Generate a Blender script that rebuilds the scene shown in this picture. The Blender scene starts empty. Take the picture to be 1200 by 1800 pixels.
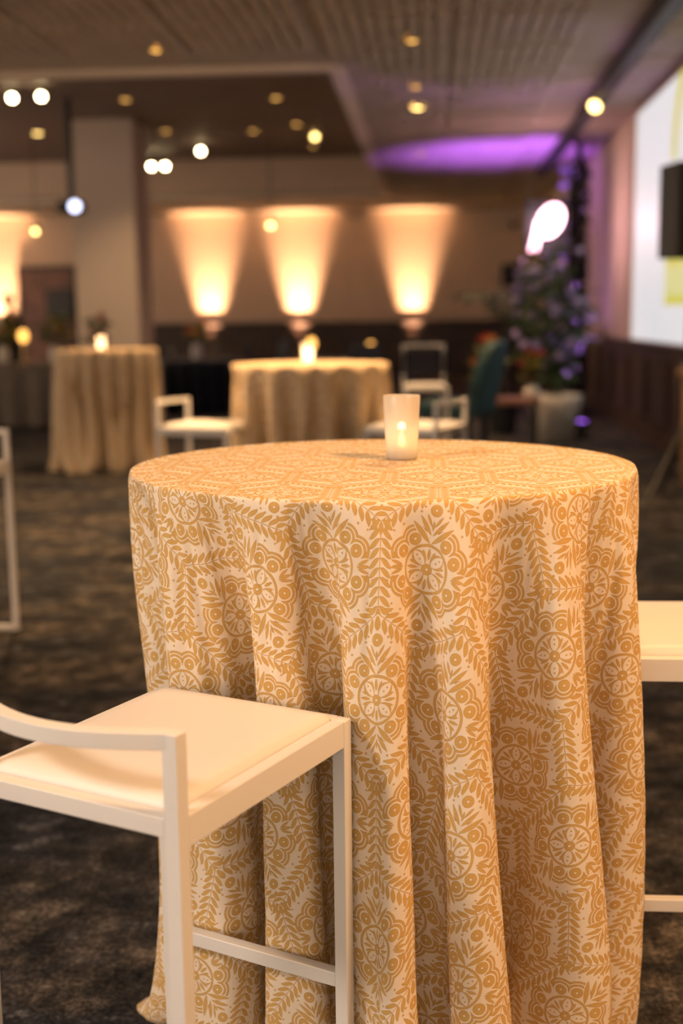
import bpy, bmesh, math, random
import numpy as np
from mathutils import Matrix, Vector
random.seed(7)
SC = bpy.context.scene
COL = SC.collection
R_ = math.radians

# ------------------------------------------------------------------ camera
EYE = 1.34
PITCH, YAW, ROLL = R_(9.1), R_(4.35), R_(0.65)
fw = Vector((-math.sin(YAW)*math.cos(PITCH), math.cos(YAW)*math.cos(PITCH), -math.sin(PITCH)))
rt = Vector((math.cos(YAW), math.sin(YAW), 0)); up = rt.cross(fw)
r2 = rt*math.cos(ROLL) - up*math.sin(ROLL); u2 = up*math.cos(ROLL) + rt*math.sin(ROLL)
cam = bpy.data.cameras.new('camera'); cam_o = bpy.data.objects.new('camera', cam); COL.objects.link(cam_o)
cam_o.matrix_world = Matrix(((r2.x, u2.x, -fw.x, 0), (r2.y, u2.y, -fw.y, 0), (r2.z, u2.z, -fw.z, EYE), (0, 0, 0, 1)))
cam.lens = 43; cam.sensor_width = 36; cam.clip_start = .05; cam.clip_end = 200
cam.dof.use_dof = True; cam.dof.focus_distance = 1.92; cam.dof.aperture_fstop = 1.95; cam.dof.aperture_blades = 9
SC.camera = cam_o

# ------------------------------------------------------------------ world, exposure
W = bpy.data.worlds.new('world'); SC.world = W; W.use_nodes = True
W.node_tree.nodes['Background'].inputs[0].default_value = (1, .75, .54, 1)
W.node_tree.nodes['Background'].inputs[1].default_value = .88
SC.view_settings.view_transform = 'Standard'; SC.view_settings.look = 'None'
SC.cycles.max_bounces = 4; SC.cycles.diffuse_bounces = 2; SC.cycles.glossy_bounces = 2; SC.cycles.transmission_bounces = 4
SC.cycles.caustics_reflective = False; SC.cycles.caustics_refractive = False; SC.cycles.blur_glossy = 1; SC.cycles.use_adaptive_sampling = True; SC.cycles.adaptive_threshold = .06; SC.cycles.adaptive_min_samples = 16
SC.view_settings.exposure = 1.05; SC.view_settings.gamma = 1; SC.view_settings.use_curve_mapping = False

# ------------------------------------------------------------------ room size, added foreground spots
CEIL = 3.65; TRAY = 4.38; WALLX = 2.3; BACKY = 28.0; LEFTX = -13.0; FRONTY = -5.0
def aim(o, target):
    d = Vector(target) - Vector(o.location); o.rotation_euler = d.to_track_quat('-Z', 'Y').to_euler()
def spot(name, loc, target, power, col, cone, blend=.6, radius=.08, parent=None):
    l = bpy.data.lights.new(name, 'SPOT'); l.energy = power; l.color = col; l.spot_size = R_(cone); l.spot_blend = blend; l.shadow_soft_size = radius
    o = bpy.data.objects.new(name, l); COL.objects.link(o); o.location = loc; aim(o, target)
    if parent: o.parent = parent; o.matrix_parent_inverse = parent.matrix_world.inverted()
    return o
ADDED_SPOTS = [  # location, target, watts, colour, cone: unseen spots added to light and shade the foreground
    ((-3.2, -.3, 3.5), (-.3, 2.0, .7), 265, (1, .79, .62), 60),
    ((1.9, .9, 3.5), (.0, 2.3, .7), 300, (1, .54, .23), 70),
    ((.7, 4.4, 3.5), (.1, 2.3, .9), 130, (1, .62, .30), 70),
]

# ------------------------------------------------------------------ helpers
def tag(o, label=None, cat=None, group=None, kind=None):
    if label: o['label'] = label
    if cat: o['category'] = cat
    if group: o['group'] = group
    if kind: o['kind'] = kind
    return o
def thing(name, loc=(0, 0, 0), rz=0, label=None, cat=None, group=None, kind=None):
    o = bpy.data.objects.new(name, None); COL.objects.link(o); o.empty_display_size = .1
    o.location = loc; o.rotation_euler = (0, 0, rz)
    return tag(o, label, cat, group, kind)
class MB:
    def __init__(s): s.v = []; s.f = []
    def add(s, v, f):
        n = len(s.v); s.v += [tuple(p) for p in v]; s.f += [tuple(i+n for i in q) for q in f]; return s
    def box(s, c, d, rz=0):
        x, y, z = (k/2 for k in d); ca, sa = math.cos(rz), math.sin(rz); v = []
        for k in ((-x,-y,-z),(x,-y,-z),(x,y,-z),(-x,y,-z),(-x,-y,z),(x,-y,z),(x,y,z),(-x,y,z)):
            v.append((c[0]+k[0]*ca-k[1]*sa, c[1]+k[0]*sa+k[1]*ca, c[2]+k[2]))
        return s.add(v, [(3,2,1,0),(4,5,6,7),(0,1,5,4),(1,2,6,5),(2,3,7,6),(3,0,4,7)])
    def bx(s, x0, x1, y0, y1, z0, z1): return s.box(((x0+x1)/2,(y0+y1)/2,(z0+z1)/2), (x1-x0,y1-y0,z1-z0))
    def sweep(s, pts, w, h=None, seg=4, cap=True, upv=(0,0,1)):
        """square (seg 4) or round tube along points; w, h section size; w may be a list"""
        pts = [Vector(p) for p in pts]; n = len(pts); rings = []
        for i, p in enumerate(pts):
            t = (pts[min(i+1,n-1)]-pts[max(i-1,0)]).normalized()
            U = Vector(upv)
            if abs(t.dot(U)) > .95: U = Vector((1,0,0))
            a = t.cross(U).normalized(); b = a.cross(t).normalized()
            wi = w[i] if isinstance(w, (list,tuple)) else w; hi = wi if h is None else h
            if seg == 4: ring = [p+a*sx*wi/2+b*sy*hi/2 for sx, sy in ((-1,-1),(1,-1),(1,1),(-1,1))]
            else: ring = [p+(a*math.cos(2*math.pi*k/seg)*wi+b*math.sin(2*math.pi*k/seg)*hi)/2 for k in range(seg)]
            rings.append(ring)
        v = [q for r in rings for q in r]; f = []
        for i in range(n-1):
            for k in range(seg): f.append((i*seg+k, i*seg+(k+1)%seg, (i+1)*seg+(k+1)%seg, (i+1)*seg+k))
        if cap: f.append(tuple(range(seg))[::-1]); f.append(tuple((n-1)*seg+k for k in range(seg)))
        return s.add(v, f)
    def lathe(s, prof, seg=24, c=(0,0,0), cap=True):
        v = []; f = []; n = len(prof)
        for r, z in prof:
            for k in range(seg): a = 2*math.pi*k/seg; v.append((c[0]+r*math.cos(a), c[1]+r*math.sin(a), c[2]+z))
        for i in range(n-1):
            for k in range(seg): f.append((i*seg+k, i*seg+(k+1)%seg, (i+1)*seg+(k+1)%seg, (i+1)*seg+k))
        if cap: f.append(tuple(range(seg))[::-1]); f.append(tuple((n-1)*seg+k for k in range(seg)))
        return s.add(v, f)
    def ball(s, c, r, seg=12, rings=7, sz=1.0):
        pr = [(max(r*math.sin(math.pi*i/rings), 1e-4), -r*sz*math.cos(math.pi*i/rings)) for i in range(rings+1)]
        return s.lathe(pr, seg, c)
    def leaf(s, p, d, L, w, n=None, droop=.2):
        """a folded four-segment blade with real curvature"""
        d = Vector(d).normalized(); n = Vector(n) if n else Vector((random.uniform(-1,1),random.uniform(-1,1),random.uniform(-1,1)))
        a = d.cross(n); a = a.normalized() if a.length > 1e-3 else Vector((1,0,0)); u = a.cross(d)
        p = Vector(p); v = []
        for t, ww in ((0,.12),(.35,1),(.7,.8),(1,.03)):
            c = p+d*L*t-Vector((0,0,1))*droop*L*t*t
            v += [c-a*w*ww/2+u*w*.18*ww, c, c+a*w*ww/2+u*w*.18*ww]
        f = []
        for i in range(3):
            for k in range(2): f.append((i*3+k, i*3+k+1, i*3+k+4, i*3+k+3))
        return s.add(v, f)
    def build(s, name, mat=None, parent=None, smooth=False, bevel=0, bseg=2, **kw):
        me = bpy.data.meshes.new(name); me.from_pydata([tuple(p) for p in s.v], [], s.f); me.update()
        bm = bmesh.new(); bm.from_mesh(me); bmesh.ops.recalc_face_normals(bm, faces=bm.faces); bm.to_mesh(me); bm.free()
        if mat: me.materials.append(mat)
        o = bpy.data.objects.new(name, me); COL.objects.link(o)
        if parent: o.parent = parent
        if smooth: me.shade_smooth()
        if bevel:
            m = o.modifiers.new('bevel', 'BEVEL'); m.width = bevel; m.segments = bseg; m.limit_method = 'ANGLE'; m.angle_limit = R_(40)
            me.shade_smooth(); 
            m2 = o.modifiers.new('wn', 'WEIGHTED_NORMAL'); m2.keep_sharp = False
        return tag(o, **kw)
def dup(root, loc, rz, label=None, group=None):
    r = root.copy(); COL.objects.link(r); r.location = loc; r.rotation_euler = (0, 0, rz)
    if label: r['label'] = label
    if group: r['group'] = group
    for ch in list(root.children):
        c = ch.copy(); COL.objects.link(c); c.parent = r
        for g in list(ch.children):
            d = g.copy(); COL.objects.link(d); d.parent = c
    return r

# ------------------------------------------------------------------ materials
def mat(name, col, rough=.6, metal=0, emit=None, estr=0, noise=None, bump=None, spec=.5, sub=0):
    m = bpy.data.materials.new(name); m.use_nodes = True; nt = m.node_tree; b = nt.nodes['Principled BSDF']
    b.inputs['Base Color'].default_value = (*col, 1); b.inputs['Roughness'].default_value = rough; b.inputs['Metallic'].default_value = metal
    b.inputs['Specular IOR Level'].default_value = spec
    if emit: b.inputs['Emission Color'].default_value = (*emit, 1); b.inputs['Emission Strength'].default_value = estr
    if noise or bump:
        tc = nt.nodes.new('ShaderNodeTexCoord')
    if noise:
        sc, amt = noise; n = nt.nodes.new('ShaderNodeTexNoise'); n.inputs['Scale'].default_value = sc; n.inputs['Detail'].default_value = 4
        nt.links.new(tc.outputs['Object'], n.inputs['Vector'])
        r = nt.nodes.new('ShaderNodeValToRGB'); r.color_ramp.elements[0].position = .3; r.color_ramp.elements[1].position = .7
        r.color_ramp.elements[0].color = (*[c*(1-amt) for c in col], 1); r.color_ramp.elements[1].color = (*[min(1, c*(1+amt)) for c in col], 1)
        nt.links.new(n.outputs['Fac'], r.inputs['Fac']); nt.links.new(r.outputs['Color'], b.inputs['Base Color'])
    if bump:
        sc, st, di = bump; n = nt.nodes.new('ShaderNodeTexNoise'); n.inputs['Scale'].default_value = sc; n.inputs['Detail'].default_value = 3
        nt.links.new(tc.outputs['Object'], n.inputs['Vector'])
        bp = nt.nodes.new('ShaderNodeBump'); bp.inputs['Strength'].default_value = st; bp.inputs['Distance'].default_value = di
        nt.links.new(n.outputs['Fac'], bp.inputs['Height']); nt.links.new(bp.outputs['Normal'], b.inputs['Normal'])
    return m
M = {}
M['white'] = mat('white_metal', (.80, .785, .775), .42, noise=(6, .02), bump=(240, .05, .001))
M['cushion'] = mat('cream_vinyl', (.83, .80, .785), .5, noise=(5, .02), bump=(300, .08, .001))
M['ceil'] = mat('ceiling_paint', (.52, .42, .32), .8, noise=(1.2, .12))
M['ceilpanel'] = mat('ceiling_panel_paint', (.56, .46, .36), .75, noise=(2.0, .12))
M['tray'] = mat('dark_ceiling_paint', (.20, .125, .10), .7, noise=(1.0, .1))
M['wall'] = mat('wall_paint', (.68, .51, .38), .85, noise=(.8, .05), bump=(60, .05, .002))
M['pillar'] = mat('pillar_paint', (.66, .54, .44), .85, noise=(1.0, .05))
M['trimpaint'] = mat('trim_paint', (.85, .70, .56), .6, noise=(2, .05))
M['wains'] = mat('dark_wood', (.050, .028, .020), .45, noise=(3, .35), bump=(30, .1, .003))
M['black'] = mat('black_plastic', (.012, .012, .013), .5, noise=(30, .2))
M['steel'] = mat('brushed_steel', (.45, .42, .38), .35, 1, noise=(40, .1))
M['brass'] = mat('brass', (.62, .38, .14), .3, 1, noise=(20, .1))
M['copper'] = mat('bronze_tube', (.40, .22, .10), .4, .6, noise=(20, .1))
M['navy'] = mat('navy_linen', (.014, .017, .032), .9, noise=(30, .25), bump=(200, .2, .002))
M['greycloth'] = mat('grey_linen', (.18, .145, .115), .95, noise=(25, .35), bump=(200, .2, .002))
M['teal'] = mat('teal_velvet', (.022, .075, .085), .7, noise=(12, .3))
M['wood'] = mat('brown_wood', (.22, .10, .07), .5, noise=(4, .3))
M['pot'] = mat('white_ceramic', (.68, .62, .55), .45, noise=(3, .04))
M['soil'] = mat('soil', (.02, .014, .01), .95, noise=(30, .4))
M['leaf'] = mat('green_leaf', (.040, .075, .020), .5, noise=(8, .4))
M['leafy'] = mat('olive_leaf', (.10, .11, .02), .55, noise=(8, .4))
M['leafd'] = mat('dark_leaf', (.012, .022, .010), .55, noise=(8, .4))
M['stem'] = mat('brown_stem', (.05, .035, .02), .8, noise=(20, .3))
M['petalp'] = mat('violet_petal', (.45, .34, .62), .6, noise=(10, .2))
M['petalr'] = mat('red_petal', (.42, .04, .03), .6, noise=(10, .25))
M['petalo'] = mat('orange_petal', (.60, .22, .03), .6, noise=(10, .25))
M['petaly'] = mat('yellow_petal', (.50, .36, .04), .6, noise=(10, .25))
M['suit'] = mat('black_suit', (.010, .010, .012), .85, noise=(30, .2))
M['skin'] = mat('skin', (.38, .22, .14), .55, noise=(10, .05))
M['hair'] = mat('dark_hair', (.010, .008, .007), .6, noise=(40, .2))
M['amber'] = mat('amber_glow_glass', (.6, .3, .06), .3, emit=(1, .48, .10), estr=1.6)
M['flame'] = mat('led_flame', (1, .8, .4), .4, emit=(1, .72, .28), estr=9)
M['wax'] = mat('candle_wax', (.85, .78, .66), .5, noise=(10, .02))
M['lampdim'] = mat('lamp_dim', (.8, .5, .2), .4, emit=(1, .52, .12), estr=1.5)
M['lampwarm'] = mat('lamp_warm', (.9, .7, .3), .4, emit=(1, .66, .20), estr=5)
M['lampbright'] = mat('lamp_bright', (1, .9, .7), .4, emit=(1, .80, .42), estr=28)
M['lampblue'] = mat('projector_lens', (.8, .85, 1), .3, emit=(.62, .68, 1), estr=2.2)
M['neon'] = mat('neon_tube', (1, .7, .8), .3, emit=(1, .46, .58), estr=4)
M['gold'] = mat('gold_ring', (.55, .36, .12), .35, .9, noise=(20, .1))
M['food'] = mat('bread', (.45, .26, .12), .7, noise=(15, .3))
M['monitor'] = mat('dark_panel', (.02, .014, .012), .4, noise=(10, .2))

def frosted():
    m = bpy.data.materials.new('frosted_glass'); m.use_nodes = True; nt = m.node_tree; nt.nodes.clear()
    out = nt.nodes.new('ShaderNodeOutputMaterial')
    d = nt.nodes.new('ShaderNodeBsdfDiffuse'); d.inputs['Color'].default_value = (.93, .86, .78, 1)
    t = nt.nodes.new('ShaderNodeBsdfTranslucent'); t.inputs['Color'].default_value = (.97, .87, .74, 1)
    r = nt.nodes.new('ShaderNodeBsdfRefraction'); r.inputs['Color'].default_value = (1, .95, .88, 1); r.inputs['Roughness'].default_value = .12; r.inputs['IOR'].default_value = 1.02
    g = nt.nodes.new('ShaderNodeBsdfGlossy'); g.inputs['Roughness'].default_value = .3
    a = nt.nodes.new('ShaderNodeMixShader'); a.inputs[0].default_value = .48; nt.links.new(d.outputs[0], a.inputs[1]); nt.links.new(t.outputs[0], a.inputs[2])
    b = nt.nodes.new('ShaderNodeMixShader'); b.inputs[0].default_value = .24; nt.links.new(a.outputs[0], b.inputs[1]); nt.links.new(r.outputs[0], b.inputs[2])
    c = nt.nodes.new('ShaderNodeMixShader'); c.inputs[0].default_value = .04; nt.links.new(b.outputs[0], c.inputs[1]); nt.links.new(g.outputs[0], c.inputs[2])
    nt.links.new(c.outputs[0], out.inputs[0]); return m
M['frost'] = frosted()

class X:
    """tiny expression layer over Math nodes"""
    nt = None
    def __init__(s, k): s.k = k
    @staticmethod
    def op(o, *a):
        n = X.nt.nodes.new('ShaderNodeMath'); n.operation = o
        for i, v in enumerate(a):
            v = v.k if isinstance(v, X) else v
            if isinstance(v, (int, float)): n.inputs[i].default_value = v
            else: X.nt.links.new(v, n.inputs[i])
        return X(n.outputs[0])
    def __add__(s, o): return X.op('ADD', s, o)
    __radd__ = __add__
    def __sub__(s, o): return X.op('SUBTRACT', s, o)
    def __rsub__(s, o): return X.op('SUBTRACT', o, s)
    def __mul__(s, o): return X.op('MULTIPLY', s, o)
    __rmul__ = __mul__
    def __neg__(s): return X.op('MULTIPLY', s, -1.0)
    def abs(s): return X.op('ABSOLUTE', s)
    def madd(s, a, b): return X.op('MULTIPLY_ADD', s, a, b)
    def mod(s, p): return s - X.op('FLOOR', s*(1/p)+.5)*p            # centred modulo
def vmax(*a):
    a = list(a)
    while len(a) > 1: a = [X.op('MAXIMUM', a[i], a[i+1]) if i+1 < len(a) else a[i] for i in range(0, len(a), 2)]
    return a[0]
def vmin(a, b): return X.op('MINIMUM', a, b)
def smooth(x, a, b):
    n = X.nt.nodes.new('ShaderNodeMapRange'); n.interpolation_type = 'SMOOTHSTEP'
    X.nt.links.new(x.k, n.inputs['Value']); n.inputs['From Min'].default_value = a; n.inputs['From Max'].default_value = b
    return X(n.outputs['Result'])
def hyp(x, y): return X.op('SQRT', x*x + y*y)
def disc(x, y, cx, cy, r): return r - hyp(x-cx, y-cy)
def leaff(x, y, ax, ay, bx, by, w):
    L = math.hypot(bx-ax, by-ay); dx, dy = (bx-ax)/L, (by-ay)/L; mx, my = (ax+bx)/2, (ay+by)/2; h = L/2
    t = x.madd(dx/h, y.madd(dy/h, -(mx*dx+my*dy)/h))
    n = x.madd(-dy, y.madd(dx, (mx*dy-my*dx)))
    return (1 - t*t)*w - n.abs()

PITCHM = .166; UOFF, VOFF = .02, .03
def damask():
    """gold embroidered medallions in a leafy ogee lattice on cream, from the flat coordinates of the cloth"""
    m = bpy.data.materials.new('gold_medallion_linen'); m.use_nodes = True; nt = m.node_tree; X.nt = nt
    bs = nt.nodes['Principled BSDF']; bs.inputs['Roughness'].default_value = .8; bs.inputs['Specular IOR Level'].default_value = .25
    uv = nt.nodes.new('ShaderNodeUVMap'); sp = nt.nodes.new('ShaderNodeSeparateXYZ'); nt.links.new(uv.outputs[0], sp.inputs[0])
    u = (X(sp.outputs[0])-UOFF)*(1/PITCHM); v = (X(sp.outputs[1])-VOFF)*(-1/PITCHM)
    b = 1.16; y1, y2 = .39, .77
    xa, ya = u.mod(1.0), v.mod(2*b); xb, yb = (u-.5).mod(1.0), (v-b).mod(2*b)
    ins = X.op('GREATER_THAN', xa.abs().madd(-(y2-y1)/.5, y2) - ya.abs(), 0.0)
    x = (xb + ins*(xa-xb)).abs(); yy = yb + ins*(ya-yb); y = yy.abs()
    r = hyp(x, y)
    F = []
    # ring, heart and star
    F.append(.013 - (r-.216).abs())
    F.append(vmin(.053-r, r-.013))
    p, q = X.op('MAXIMUM', x, y), X.op('MINIMUM', x, y)
    t = (p+q)*.7071; n = (p-q)*.7071
    tt = (t-.125)*(1/.088); prof = 1-tt*tt
    F.append(vmin(n-prof*.042, prof*.070-n))
    F.append(leaff(p, q, .085, 0, .195, 0, .016)); F.append(leaff(p, q, .105, .030, .175, .062, .011))
    F.append(.0085-hyp((t-.135).abs()-.022, n))
    # eight little flowers, then scalloped wings round each pair
    LA = leaff(x, y, .004, .228, .195, .415, .025)
    d = vmin(hyp(x-.152, y-.250), hyp(x-.262, y-.135))
    F.append(vmin(.058-d, d-.012))
    out = x.madd(.72, y.madd(.69, -.272))
    F.append(vmin(vmin(vmax(.012-(d-.087).abs(), .012-(d-.123).abs()), out), vmin(-.011-LA, y-.072)))
    # palmettes above and below
    F += [LA, leaff(x, y, .006, .305, .135, .475, .020), leaff(x, y, .012, .385, .075, .495, .013), leaff(x, y, 0, .35, 0, .445, .013)]
    e = hyp(x, y-.535); F.append(vmin(.056-e, e-.012))
    # side sprays
    F += [leaff(x, y, .262, 0, .398, 0, .019), leaff(x, y, .272, .016, .392, .062, .015), leaff(x, y, .345, .075, .398, .150, .015)]
    # seed dots
    for cx, cy, rr in ((.222, .208, .012), (.425, .115, .011), (.285, .375, .011), (.135, .505, .011), (.105, .555, .011), (0, .63, .013), (.375, .315, .010)):
        F.append(disc(x, y, cx, cy, rr))
    # leafy vines: upright sides and slanting sides, all running down the cloth
    def vine(nn, ss, per, gate):
        s = (ss - nn*.85).mod(per); w = (nn-.058)*(1/.055)
        return vmin((1-w*w)*.0255 - s.abs()*.80, gate)
    nv = .5-x; gv = (y1+.02)-y
    F.append(vine(nv, yy, .082, gv)); F.append(vmin(.0035-nv, gv))
    L = math.hypot(.5, y2-y1); dx, dy = -.5/L, (y2-y1)/L
    # lower sides run from (.5,y1) to (0,y2); upper sides from (0,-y2) to (.5,-y1)
    sl = x.madd(dx, yy.madd(dy, .5*(-dx)-y1*dy)); nl = x.madd(-(y2-y1)/L, yy.madd(-.5/L, y2*.5/L))
    su = x.madd(-dx, yy.madd(dy, y2*dy)); nu = x.madd(-(y2-y1)/L, yy.madd(.5/L, y2*.5/L))
    F.append(vine(nl, sl, L/8, sl-.03)); F.append(vmin(.0035-nl, sl)); F.append(vine(nu, su, L/8, su-.02)); F.append(vmin(.0035-nu, su+.02))
    F.append(leaff(x, yy, .5, y1-.05, .5, y1+.085, .026))
    f = vmax(*F)
    gold = smooth(f, -.002, .0025); rim = smooth(f, .0065, .001)
    fine = nt.nodes.new('ShaderNodeTexNoise'); fine.inputs['Scale'].default_value = 900; fine.inputs['Detail'].default_value = 2; nt.links.new(uv.outputs[0], fine.inputs['Vector'])
    soft = nt.nodes.new('ShaderNodeTexNoise'); soft.inputs['Scale'].default_value = 14; soft.inputs['Detail'].default_value = 3; nt.links.new(uv.outputs[0], soft.inputs['Vector'])
    def mix(fac, a, b):
        n = nt.nodes.new('ShaderNodeMix'); n.data_type = 'RGBA'
        if isinstance(fac, X): nt.links.new(fac.k, n.inputs[0])
        else: nt.links.new(fac, n.inputs[0])
        for i, c in ((6, a), (7, b)):
            if isinstance(c, tuple): n.inputs[i].default_value = (*c, 1)
            else: nt.links.new(c, n.inputs[i])
        return n.outputs[2]
    g1 = mix(smooth(X(fine.outputs['Fac']), .35, .65), (.58, .345, .098), (.73, .475, .175))
    g2 = mix(rim, g1, (.47, .265, .072))
    base = mix(smooth(X(soft.outputs['Fac']), .3, .7), (.84, .72, .58), (.88, .77, .64))
    c = mix(gold, base, g2); nt.links.new(c, bs.inputs['Base Color'])
    bp = nt.nodes.new('ShaderNodeBump'); bp.inputs['Strength'].default_value = .35; bp.inputs['Distance'].default_value = .0012
    nt.links.new(fine.outputs['Fac'], bp.inputs['Height']); nt.links.new(bp.outputs['Normal'], bs.inputs['Normal'])
    return m
M['damask'] = damask()

def carpet():
    m = bpy.data.materials.new('abstract_carpet'); m.use_nodes = True; nt = m.node_tree; bs = nt.nodes['Principled BSDF']; bs.inputs['Roughness'].default_value = .95; bs.inputs['Specular IOR Level'].default_value = .15
    tc = nt.nodes.new('ShaderNodeTexCoord')
    def noise(sc, det, stretch=(1, 1, 1), rough=.6):
        mp = nt.nodes.new('ShaderNodeMapping'); mp.inputs['Scale'].default_value = stretch; nt.links.new(tc.outputs['Object'], mp.inputs['Vector'])
        n = nt.nodes.new('ShaderNodeTexNoise'); n.inputs['Scale'].default_value = sc; n.inputs['Detail'].default_value = det; n.inputs['Roughness'].default_value = rough
        nt.links.new(mp.outputs[0], n.inputs['Vector']); return n.outputs['Fac']
    def ramp(f, els):
        r = nt.nodes.new('ShaderNodeValToRGB'); cr = r.color_ramp
        while len(cr.elements) < len(els): cr.elements.new(.5)
        for e, (p, c) in zip(cr.elements, els): e.position = p; e.color = (*c, 1)
        nt.links.new(f, r.inputs['Fac']); return r.outputs['Color']
    def mix(f, a, b, mode='MIX'):
        n = nt.nodes.new('ShaderNodeMix'); n.data_type = 'RGBA'; n.blend_type = mode
        if isinstance(f, float): n.inputs[0].default_value = f
        else: nt.links.new(f, n.inputs[0])
        nt.links.new(a, n.inputs[6]); nt.links.new(b, n.inputs[7]); return n.outputs[2]
    a = ramp(noise(9, 8, (1, .8, 1), .72), [(.38, (.014, .014, .016)), (.50, (.055, .048, .044)), (.59, (.14, .118, .104)), (.70, (.25, .22, .20))])
    b = ramp(noise(9, 8, (.8, 1, 1), .72), [(.42, (.010, .011, .014)), (.55, (.032, .033, .040)), (.68, (.15, .15, .165))])
    bl = ramp(noise(1.7, 3, (.7, 1.3, 1)), [(.44, (0, 0, 0)), (.56, (1, 1, 1))])
    fl = ramp(noise(85, 3, (1, 1, 1), .7), [(.36, (.35, .35, .36)), (.52, (.95, .94, .93)), (.68, (1.9, 1.85, 1.8))])
    c = mix(1.0, mix(bl, b, a), fl, 'MULTIPLY'); nt.links.new(c, bs.inputs['Base Color'])
    bp = nt.nodes.new('ShaderNodeBump'); bp.inputs['Strength'].default_value = .4; bp.inputs['Distance'].default_value = .004
    nt.links.new(noise(260, 2), bp.inputs['Height']); nt.links.new(bp.outputs['Normal'], bs.inputs['Normal']); return m
M['carpet'] = carpet()

def screen_mat():
    """projected slide: white field, yellow graphic and pale bands, in metres of the screen's own axes"""
    m = bpy.data.materials.new('projected_slide'); m.use_nodes = True; nt = m.node_tree; X.nt = nt; bs = nt.nodes['Principled BSDF']
    tc = nt.nodes.new('ShaderNodeTexCoord'); sp = nt.nodes.new('ShaderNodeSeparateXYZ'); nt.links.new(tc.outputs['Object'], sp.inputs[0])
    y, z = X(sp.outputs[1]), X(sp.outputs[2])      # y from far edge (0) towards the viewer (negative), z up from bottom edge
    def rect(y0, y1, z0, z1): return vmin(vmin(smooth(y, y0, y0+.02), smooth(y, y1, y1-.02)), vmin(smooth(z, z0, z0+.02), smooth(z, z1, z1-.02)))
    def mix(f, a, b):
        n = nt.nodes.new('ShaderNodeMix'); n.data_type = 'RGBA'; nt.links.new(f.k, n.inputs[0])
        for i, c in ((6, a), (7, b)):
            if isinstance(c, tuple): n.inputs[i].default_value = (*c, 1)
            else: nt.links.new(c, n.inputs[i])
        return n.outputs[2]
    c = mix(rect(-3.0, -1.95, .35, 1.05), (.80, .82, .86), (.70, .70, .26))
    c = mix(rect(-3.0, -1.95, .72, .90), c, (.66, .62, .01)); c = mix(rect(-3.0, -1.95, .35, .45), c, (.66, .62, .01))
    rr = hyp(y+3.1, z-1.75); ring = vmin(smooth(rr, .72, .75), smooth(rr, 1.0, .97)); ring = vmin(ring, smooth(z, 1.7, 1.75))
    c = mix(ring, c, (.66, .62, .02))
    wr = vmin(rect(-2.9, -2.05, 1.98+.55, 2.62), smooth(X.op('SINE', y*55+z*20), .1, .4)); c = mix(wr, c, (.45, .45, .5))
    bs.inputs['Base Color'].default_value = (.5, .5, .5, 1)
    nt.links.new(c, bs.inputs['Emission Color']); bs.inputs['Emission Strength'].default_value = .37
    return m
M['slide'] = screen_mat()

# ------------------------------------------------------------------ the room
def struct(name, mb, m, parent=None, **kw):
    o = mb.build(name, m, parent, **kw)
    if not parent: o['kind'] = 'structure'
    return o
struct('floor', MB().bx(LEFTX, WALLX, FRONTY, BACKY, -.1, 0), M['carpet'])
TX, TY0, TY1 = -.98, 11.95, 24.3
ceil = struct('ceiling', MB().bx(TX, WALLX, FRONTY, BACKY, CEIL, CEIL+.1).bx(LEFTX, TX, FRONTY, TY0, CEIL, CEIL+.1).bx(LEFTX, TX, TY1, BACKY, CEIL, CEIL+.1), M['ceil'])
struct('ceiling', MB().bx(LEFTX, TX+.1, TY0-.1, TY1+.1, TRAY, TRAY+.1), M['tray'])
struct('wall_tray', MB().bx(LEFTX, TX, TY1, TY1+.1, CEIL+.1, TRAY).bx(TX, TX+.1, TY0, TY1+.1, CEIL+.1, TRAY).bx(LEFTX, TX+.1, TY0-.1, TY0, CEIL+.1, TRAY), M['wall'])
struct('trim_1', MB().bx(LEFTX, TX+.16, TY0-.16, TY0, CEIL-.05, CEIL).bx(TX, TX+.16, TY0, TY1+.1, CEIL-.05, CEIL).bx(LEFTX, TX, TY1, TY1+.12, CEIL-.04, CEIL), M['trimpaint'])
struct('trim_2', MB().bx(1.66, 1.78, 3.0, 20.6, CEIL-.14, CEIL), M['black'])
# ribbed ceiling panels
def panel_mesh():
    mb = MB().bx(-.535, .535, -.585, .585, -.012, 0)
    for i in range(9): mb.bx(-.5+i*.1166, -.5+i*.1166+.066, -.52, .52, -.034, -.012)
    return mb
first = None
cells = [(x, y) for x in (-.40, .70) for y in [5.6+1.2*k for k in range(18)]] + [(-1.55-1.1*i, y) for i in range(6) for y in (7.0, 8.2, 9.4, 10.6)] + [(2.04, 6.2+1.2*k) for k in range(11)]
for x, y in cells:
    if first is None:
        first = panel_mesh().build('ceiling_panel', M['ceilpanel'], ceil); o = first
    else:
        o = first.copy(); COL.objects.link(o); o.parent = ceil
    sx = .40 if x > 2 else 1.0
    o.scale = (sx, 1, 1); o.location = (x if x < 1 else x, y, CEIL)
struct('wall_back', MB().bx(LEFTX, WALLX, BACKY, BACKY+.12, 0, CEIL), M['wall'])
struct('wall_right', MB().bx(WALLX, WALLX+.12, FRONTY, BACKY, 0, CEIL), M['wall'])
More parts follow.
